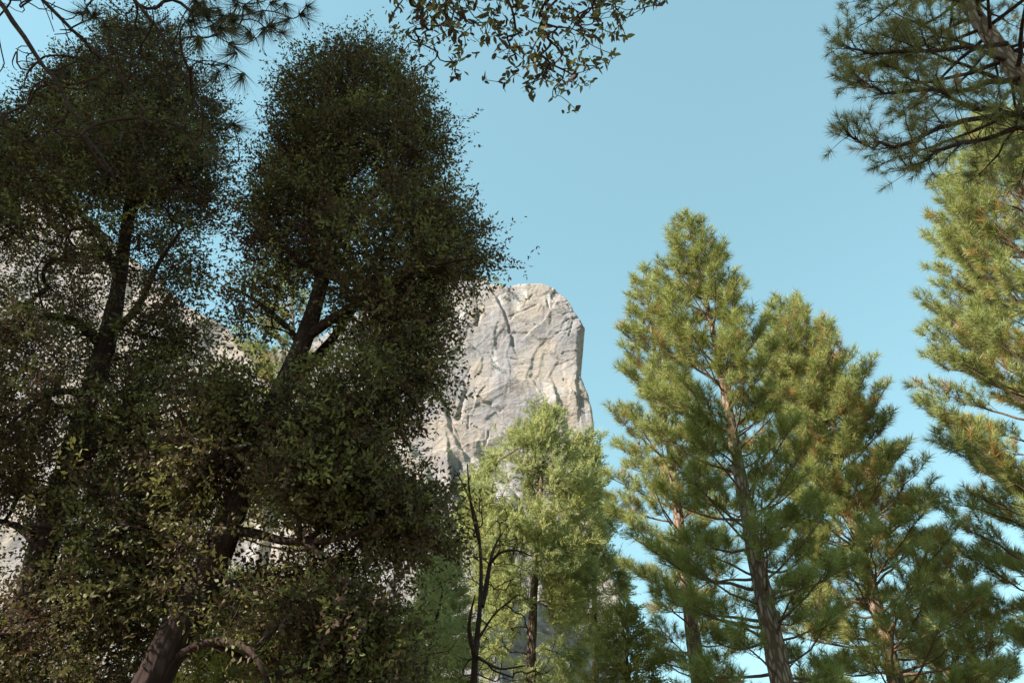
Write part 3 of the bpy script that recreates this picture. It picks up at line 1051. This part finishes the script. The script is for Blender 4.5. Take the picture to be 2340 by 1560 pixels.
# ----------------------------------------------------------------------------
# pine limbs hanging in from the upper left
# ----------------------------------------------------------------------------
r = np.random.default_rng(103)
D3 = 6.2
b3 = np.array([-9.5, 4.2, 0.0])
pineL = thing('pine_tree', 'near pine whose long-needled drooping twigs hang across the upper left corner', 'tree', tuple(b3), 'pine trees of the grove')
zz = np.linspace(0, 1, 30)
stems = [(np.stack([b3[0] + 0.1 * np.sin(zz * 5), b3[1] + 0 * zz, zz * 30], 1), 0.40 * (1 - zz) ** 0.9 + 0.02, 'trunk')]
hang = [[(0, 10), (60, 90), (130, 190), (215, 330), (270, 430)], [(95, 0), (140, 45), (200, 100), (265, 165), (330, 260)], [(330, 20), (370, 75), (410, 150), (450, 240), (490, 330)],
        [(150, -60), (250, -40), (350, -20), (460, -30), (560, -50)], [(480, -40), (530, 10), (580, 20), (640, -20)]]
for i, ln in enumerate(hang):
    q = pts(ln, D3 + 0.35 * i - 0.7, np.linspace(0, .8, len(ln)))
    z_at = q[0][2] + 1.6 + 0.5 * i
    a0 = np.array([b3[0], b3[1], z_at])
    mid = (a0 + q[0]) / 2 + np.array([0, 0, 0.55])
    L_ = poly_smooth(np.vstack([a0, mid, q]), 26)
    L_[3:-1] += r.normal(size=(22, 3)) * 0.015
    stems.append((L_, np.linspace(0.055, 0.010, 26) * (1.0 if i < 3 else 0.7), 'branch'))
green = [(700, 14), (662, 42), (640, 74), (612, 60), (600, 24), (566, 28), (530, 66), (572, 72), (520, 40), (540, 122), (520, 150), (556, 168), (484, 150), (500, 166), (532, 284),
         (470, 336), (618, 6), (585, -4), (545, 10), (650, 8), (215, 40), (240, 60), (205, 30), (320, 66), (460, 30), (440, 45), (500, 20), (480, 60), (500, 78), (525, 100), (400, 120), (420, 300)] + [(float(r.uniform(430, 690)), float(r.uniform(-30, 90))) for _ in range(22)]
brown = [(130, 172), (215, 196), (250, 160), (328, 130), (78, 145), (160, 165), (310, 200), (430, 255), (525, 380)]
bare_ = [(float(r.uniform(-20, 480)), float(r.uniform(-40, 330))) for _ in range(150)]
gT = np.array([at(px, py, D3 + r.uniform(-.5, .9)) for px, py in green])
oT = np.array([at(px, py, D3 + r.uniform(-.3, .9)) for px, py in brown])
nT = np.array([at(px, py, D3 + r.uniform(-.6, 1.0)) for px, py in bare_])
uT = np.array([[r.uniform(-9, -2), r.uniform(2, 6.4), r.uniform(15, 22)] for _ in range(90)])
grow(pineL, b3, stems, np.vstack([gT, oT, nT, uT]), r, B_DARK, B_DARK, r_twig=0.0075, r_pow=0.36, k=5, root_pen=0.05, bow=0.12, lift=-0.05)
tf = []
for q in gT:
    tf.append((q, norm(np.array([r.normal() * .5 + .35, r.normal() * .4, -0.65])), r.uniform(0.85, 1.15), 0))
for q in oT:
    tf.append((q, norm(np.array([r.normal() * .2, r.normal() * .2, -1.0])), r.uniform(0.6, 0.8), 0))
for q in uT:
    tf.append((q, norm(r.normal(size=3)), 1.1, 0))
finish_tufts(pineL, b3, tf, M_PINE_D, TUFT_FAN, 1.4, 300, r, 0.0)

# ----------------------------------------------------------------------------
# leafy branch hanging in from above
# ----------------------------------------------------------------------------
r = np.random.default_rng(104)
b4 = np.array([2.6, -3.2, 0.0])
tree4 = thing('broadleaf_tree', 'broadleaf tree whose leafy twigs hang down at the top centre', 'tree', tuple(b4))
D4 = 3.0
tr = np.array([b4, [2.55, -3.15, 2.5], [2.35, -2.9, 5.0], [1.9, -2.2, 7.2], [1.5, -1.2, 8.8], [1.2, 0.2, 10.2], [1.0, 1.0, 11.6]])
stems = [(poly_smooth(tr, 24), np.linspace(0.21, 0.03, 24), 'trunk')]
for ln in ([[1.75, -1.9, 7.7], [1.3, 0.2, 8.3], [0.8, 1.7, 8.2], [0.35, 2.7, 7.7]], [[1.6, -1.4, 8.4], [0.6, 0.6, 8.9], [-.3, 2.0, 8.5], [-.7, 2.8, 7.7]],
           [[1.5, -1.2, 8.8], [1.6, 1.0, 9.2], [1.5, 2.2, 8.6], [1.1, 2.9, 8.0]]):
    stems.append((poly_smooth(np.array(ln), 14), np.linspace(0.06, 0.012, 14), 'branch'))
spots = crown_points([(-90, 900, 1560), (-40, 880, 1560), (0, 890, 1500), (20, 890, 1470), (60, 905, 1430), (90, 955, 1415), (120, 990, 1395), (145, 1120, 1370), (165, 1230, 1335), (185, 1262, 1320)],
                     D4, 520, r, 0.0, [(1010, 10, 45, 22, 0.9), (1120, 60, 25, 50, .6), (1090, 100, 30, 40, .8), (1480, 40, 60, 30, .9), (1400, -10, 30, 40, .5)], 3)
spots[:, 1] += r.uniform(-.25, .25, len(spots))
tips = np.array([at(px, py, D4 + r.uniform(-.2, .2)) for px, py in ((890, 45), (905, 78), (1000, 118), (1045, 120), (1140, 120), (1160, 130), (1275, 185), (1290, 200), (1310, 180), (1375, 130), (1382, 142), (1430, 85), (1418, 62), (1520, 4), (1490, 14), (1460, 10), (1200, 155), (1225, 150), (1260, 160), (920, 85), (960, 100))])
T4 = np.vstack([spots, tips])
up4 = np.column_stack([r.uniform(-1.5, 3, 160), r.uniform(-2, 2.4, 160), r.uniform(8.2, 11.5, 160)])
grow(tree4, b4, stems, np.vstack([T4, up4]), r, B_DARK, B_OAK, r_twig=0.0024, r_pow=0.40, k=5, root_pen=0.1, bow=0.08)
LV = [leaf_poly(0.070 * s, 0.026 * s * a, b, 5) for s, a, b in ((1, 1, .05), (1.1, 1.15, .10), (.85, 1.1, .02), (.95, .85, .12))]
LM = [mk('leaf', v, f, M_OAK, link=False) for v, f in LV]
leaves = []
for q in T4:
    nl_ = int(r.integers(4, 7))
    ax = norm(np.array([r.normal() * .5, r.normal() * .5, -0.8]))
    for i in range(nl_):
        d = norm(ax + norm(r.normal(size=3)) * 0.85)
        leaves.append((q - ax * 0.03 * i, d, r.uniform(0.6, 1.05)))
lp = np.array([l[0] for l in leaves]); ld = np.array([l[1] for l in leaves]); ls = np.array([l[2] for l in leaves])
rt = frames(ld, r)
vis = in_frame(lp, 10)
order = np.argsort(-np.where(vis, ls / np.linalg.norm(lp - [0, 0, CAMZ], axis=1), 0))
single = order[:300][vis[order[:300]]]
for i in single:
    o = bpy.data.objects.new('leaf', LM[int(r.integers(0, 4))])
    COL.objects.link(o); o.parent = tree4
    M = np.eye(4); M[:3, :3] = rt[i] * ls[i]; M[:3, 3] = lp[i] - b4
    o.matrix_local = Matrix(M.tolist())
rest = np.setdiff1d(np.arange(len(lp)), single)
upn = np.repeat(up4, 9, 0) + r.normal(size=(160 * 9, 3)) * 0.12
pos = np.vstack([lp[rest], upn])
dirs = np.vstack([ld[rest], norm(r.normal(size=upn.shape) + [0, 0, -.4])])
V, F, T = scatter(LV, pos, frames(dirs, r), np.concatenate([ls[rest], r.uniform(.7, 1.1, len(upn))]), 1 + r.random(len(pos)), r)
o = mk('leaves', V, F, M_OAK, tree4, tone=T, base=b4)
o['kind'] = 'stuff'


# ----------------------------------------------------------------------------
# cedars and other trees behind
# ----------------------------------------------------------------------------
def make_cedar(label, D, base_px, top_px, outline, r0, seed, nl=90, mat=None, sc=0.62, name='cedar_tree', group='drooping conifers below the cliff', dens=1.0, bark=None):
    r = np.random.default_rng(seed)
    mat = mat or M_CEDAR
    pt, pb = at(*top_px, D), at(*base_px, D)
    k = (pt[0] - pb[0]) / (pt[2] - pb[2])
    base = np.array([pb[0] - k * pb[2] * 0.5, D, 0.0])

    def axis_x(z):
        return base[0] + (pt[0] - base[0]) * z / pt[2]
    R, zlo, zhi = outline_fn(outline, D, axis_x)
    t = thing(name, label, 'tree', tuple(base), group)
    zz = np.linspace(0, 1, 24)
    tb = Tubes()
    tb.add(np.stack([axis_x(zz * pt[2]) + 0.06 * np.sin(zz * 8 + seed), D + 0 * zz, pt[2] * zz], 1), r0 * (1 - zz) ** 0.9 + 0.01, 12, 0.1, r)
    tb.build('trunk', bark or B_CEDAR, t, base)
    pos, dr = [], []
    for i in range(nl):
        f = ((i + r.random()) / nl) ** 0.95
        z1 = zlo + (zhi - zlo) * f
        az = i * 2.39996 + r.uniform(-.4, .4)
        rr = max(0.12, R(z1, az) * (0.68 + 0.32 * r.random() ** 0.6))
        z0 = min(max(1.5, z1 - rr * (0.15 + 0.9 * f)), pt[2] * 0.99)
        c0 = np.array([axis_x(z0), D, z0])
        tip = np.array([axis_x(z1) + math.cos(az) * rr, D + math.sin(az) * rr, z1])
        L = np.linalg.norm(tip - c0)
        n = max(5, int(L / 0.35))
        C = curve(c0, (c0 + tip) / 2 + np.array([0, 0, 0.12 * L * (1 - f)]), tip - np.array([0, 0, 0.18 * L * (1 - f)]), n)
        tube = Tubes()
        tube.add(C, np.linspace(0.010 + 0.010 * L, 0.005, n), 5)
        T = norm(np.gradient(C, axis=0))
        m = int(max(14, L / 0.018 * dens))
        for j in range(m):
            u = 0.15 + 0.85 * r.random() ** 0.8
            a = min(int(u * (n - 1)), n - 2)
            p = C[a] + (C[a + 1] - C[a]) * (u * (n - 1) - a)
            sd = norm(np.cross(T[a], [0, 0, 1])) * r.choice([-1, 1])
            d = norm(T[a] * 0.7 + sd * r.uniform(0, 1.0) + np.array([0, 0, r.uniform(-0.7, 0.35) + 0.5 * f]))
            off = r.uniform(0, 0.38) * L * (1 - u * 0.6) * 0.55
            q = p + d * off
            if off > 0.12 and r.random() < 0.5:
                tube.add(np.array([p, q]), np.array([0.007, 0.004]), 3)
            pos.append(q)
            dr.append(norm(d + np.array([0, 0, -0.35 + 0.5 * f]) + r.normal(size=3) * 0.2))
        tube.build('branch', B_TWIG, t, base)
    for q in range(24):
        f = 1 - q * 0.006
        az = r.uniform(0, 6.3)
        pos.append(np.array([axis_x(pt[2] * f), D, pt[2] * f])); dr.append(norm(np.array([math.cos(az) * .6, math.sin(az) * .6, 1.0])))
    pos, dr = np.array(pos), np.array(dr)
    V, F, T = scatter(CEDAR, pos, frames(dr, r), r.uniform(.7, 1.2, len(pos)) * sc, 1 + r.random(len(pos)), r)
    o = mk('foliage', V, F, mat, t, tone=T, base=base)
    o['kind'] = 'stuff'
    return t


def make_bushy(label, D, base_px, top_px, outline, r0, seed, n, mat, name='leafy_cedar', sc=1.0, void=-0.2, per=5, holes=()):
    r = np.random.default_rng(seed)
    pt, pb = at(*top_px, D), at(*base_px, D)
    k = (pt[0] - pb[0]) / (pt[2] - pb[2])
    base = np.array([pb[0] - k * pb[2] * 0.5, D, 0.0])
    t = thing(name, label, 'tree', tuple(base), 'bright trees below the cliff')
    zz = np.linspace(0, 1, 44)[:, None]
    C = base + (pt - base) * zz + 0.07 * np.sin(zz * 9 + seed) * np.array([1, 0.6, 0])
    T_ = crown_points(outline, D, n, r, 0.8, holes, seed, void)
    grow(t, base, [(C, r0 * (1 - zz[:, 0]) ** 0.9 + 0.012, 'trunk')], T_, r, B_CEDAR, r_twig=0.010, r_pow=0.36, k=5, root_pen=0.02, bow=0.06)
    leaf_clusters(t, base, T_, r, mat, CEDAR, per=per, sc=sc, run=2, step=0.22, out=0.9, name='foliage', droop=0.0, axis=base + (pt - base) * 0.55, up=0.1)
    return t


make_bushy('bright yellow-green leafy tree with a rounded tip in front of the cliff', 26, (1205, 1560), (1240, 925),
           [(930, 1226, 1252), (955, 1200, 1278), (1000, 1168, 1305), (1050, 1118, 1322), (1110, 1082, 1345), (1200, 1062, 1356), (1300, 1070, 1358), (1400, 1095, 1345), (1480, 1110, 1330), (1560, 1130, 1300)],
           0.26, 201, 640, M_CEDAR, void=-0.2, holes=[(1180, 1460, 80, 90, .6), (1290, 1480, 60, 80, .6), (1100, 1300, 40, 60, .6)])
make_bushy('smaller yellow-green leafy tree at the right edge of the cliff', 29, (1362, 1560), (1340, 985),
           [(990, 1330, 1352), (1030, 1310, 1362), (1100, 1295, 1366), (1160, 1290, 1390), (1230, 1300, 1410), (1330, 1310, 1425), (1430, 1320, 1425)], 0.2, 202, 240, M_CEDAR, void=-0.12)
make_cedar('low green cedar between the live oak and the bare dark tree', 20, (985, 1600), (1010, 1250),
           [(1270, 995, 1025), (1330, 955, 1060), (1420, 930, 1075), (1500, 900, 1090), (1640, 880, 1100)], 0.16, 203, nl=64, sc=0.9, dens=0.65)
make_cedar('low yellowing conifer at the foot of the tall pine', 20, (1440, 1620), (1425, 1375),
           [(1390, 1410, 1440), (1440, 1360, 1470), (1500, 1330, 1500), (1640, 1310, 1520)], 0.14, 204, nl=44, sc=0.8, mat=M_WILLOW, dens=0.6)
make_cedar('pale yellow bushy tree seen under the arching oak limb', 17, (560, 1700), (575, 1310),
           [(1325, 540, 610), (1400, 450, 690), (1500, 400, 740), (1700, 380, 780)], 0.14, 205, nl=44, sc=1.0, dens=0.7, mat=M_WILLOW, name='bushy_tree')
make_pine('pine_tree', 'sunlit pine glimpsed between the two live oaks', 34, (780, 1560), (655, 560),
          [(570, 640, 672), (650, 600, 700), (750, 520, 745), (850, 470, 770), (1000, 440, 830), (1300, 430, 900)], 0.3, 6, nl=60, mat=M_PINE_Y, ts=1.5, single=60, dens=0.5)

# taller pines of the same grove, left of the oaks and out of the picture: they shade the left side
def copy_tree(src, loc, scale, rz, label):
    c = src.copy()
    COL.objects.link(c)
    c.location, c.scale, c.rotation_euler = loc, (scale,) * 3, (0, 0, rz)
    c['label'] = label
    c['group'] = 'tall pines beyond the left edge'
    for ch in src.children:
        if ch.name.startswith('needle_tuft'):
            continue
        d = ch.copy()
        COL.objects.link(d)
        d.parent = c
    return c


shade = make_pine('pine_tree', 'tall bare-stemmed pine standing beyond the left edge, shading the live oaks', 18, (1790, 1560), (1572, 492),
                  [(500, 1550, 1600), (560, 1500, 1660), (650, 1460, 1710), (750, 1430, 1760), (850, 1420, 1800), (950, 1430, 1830), (1050, 1440, 1850), (1100, 1480, 1840)], 0.34, 31, nl=80, ts=1.9, single=0,
                  dens=0.85, group='tall pines beyond the left edge')
for i, (x, y, sc_, rz) in enumerate(((-15.5, 2.6, 1.62, 0.4), (-18.5, 8.2, 1.48, 1.7), (-17.0, -3.5, 1.6, 2.9), (-24, 4.0, 1.75, 4.0), (-22.5, 12.5, 1.55, 5.1), (-23.5, 8.8, 1.6, 3.3), (-19, -0.5, 2.2, 0.9))):
    c = shade if i == 0 else copy_tree(shade, (0, 0, 0), 1, 0, shade['label'])
    c.location, c.scale, c.rotation_euler = (x, y, 0), (sc_,) * 3, (0, 0, rz)

# bare dark tree
r = np.random.default_rng(301)
D5 = 14.0
P = to_ground(pts([(1082, 1560), (1090, 1450), (1098, 1390), (1100, 1330), (1098, 1240), (1090, 1180), (1070, 1130), (1045, 1080)], D5), 0.5)
b5 = P[0].copy()
bare = thing('bare_tree', 'bare dark forked tree in front of the bright cedar', 'tree', tuple(b5))
stems = [(poly_smooth(P, 36), np.interp(np.linspace(0, 1, 36), [0, .2, .5, .7, 1], [.11, .09, .07, .04, .010]), 'trunk')]
for ln, r0 in (([(1100, 1385), (1112, 1340), (1118, 1290), (1132, 1240), (1150, 1215)], .055), ([(1096, 1240), (1080, 1180), (1072, 1120), (1068, 1060)], .03),
               ([(1085, 1500), (1070, 1440), (1075, 1400), (1085, 1360)], .05), ([(1118, 1290), (1140, 1260), (1180, 1255), (1215, 1270)], .03), ([(1092, 1460), (1130, 1400), (1180, 1360)], .025),
               ([(1090, 1500), (1140, 1530), (1200, 1520)], .03)):
    stems.append((poly_smooth(pts(ln, D5, np.linspace(0, r.normal() * 1.0, len(ln))), 12), np.linspace(r0, 0.01, 12), 'branch'))
T5 = crown_points([(1050, 1030, 1080), (1120, 1010, 1110), (1200, 1020, 1200), (1280, 1040, 1230), (1400, 1050, 1200), (1560, 1040, 1260)], D5, 420, r, 0.9)
grow(bare, b5, stems, T5, r, B_DARK, B_DARK, r_twig=0.0038, r_pow=0.42, k=5, bow=0.08)
# thin leaning dark tree
r = np.random.default_rng(302)
P = to_ground(pts([(968, 1560), (975, 1500), (990, 1440), (1005, 1390), (1012, 1350)], 15.0), 0.5)
b6 = P[0].copy()
thin = thing('slender_tree', 'slender dark leaning tree left of the bare forked tree', 'tree', tuple(b6))
stems = [(poly_smooth(P, 24), np.linspace(.10, .02, 24), 'trunk')]
T6 = crown_points([(1270, 990, 1030), (1340, 960, 1070), (1450, 930, 1060), (1540, 930, 1040)], 15.0, 60, r, 0.8)
grow(thin, b6, stems, T6, r, B_DARK, B_DARK, r_twig=0.005, r_pow=0.4, k=5)
leaf_clusters(thin, b6, T6, r, M_CEDAR, OAK_SPRAY, per=4)


# ----------------------------------------------------------------------------
# small trees and shrubs on the cliff
# ----------------------------------------------------------------------------
def rim_plant(label, px, py, h, wd, name, cat, seed, D=604):
    r = np.random.default_rng(seed)
    p = at(px, py, D) + np.array([0, 0, 0.3])
    t = thing(name, label, cat, tuple(p), 'plants on the cliff')
    C = np.stack([p[0] + np.linspace(0, -0.06 * h, 6), np.full(6, p[1]), p[2] + np.linspace(0, h * 0.8, 6)], 1)
    n = 26 if cat == 'tree' else 14
    q = norm(r.normal(size=(n, 3))) * (r.random((n, 1)) ** 0.4) * np.array([wd / 2, wd / 2, h * 0.34]) + p + np.array([-.05 * h, 0, h * 0.68 if cat == 'tree' else h * 0.4])
    grow(t, p, [(C, np.linspace(.05 * h * .6, .05, 6), 'trunk')], q, r, B_PINE, r_twig=0.06, r_pow=0.4, k=4)
    leaf_clusters(t, p, q, r, M_PINE_Y if cat == 'tree' else M_CEDAR, RIM_SPRAY, per=5, blob=wd * 0.12, sc=0.55, name='foliage', run=1)


rim_plant('lone small pine standing on the rim of the cliff', 1136, 652, 11.5, 8.5, 'rim_pine', 'tree', 401)
for i, (px, py, h, wd, lb) in enumerate(((1108, 642, 3.5, 7, 'low shrub on the cliff rim left of the lone pine'), (1147, 655, 2.5, 8, 'low shrub on the cliff rim right of the lone pine'),
                                         (1160, 686, 3, 4, 'shrub in the cleft below the lone pine'), (1020, 740, 3, 9, 'shrubs on a ledge beside the oak crown'),
                                         (1025, 1036, 5, 9, 'green bush on the ledge low on the cliff'))):
    rim_plant(lb, px, py, h, wd, 'ledge_shrub', 'shrub', 410 + i, 604 if i < 2 else 596)
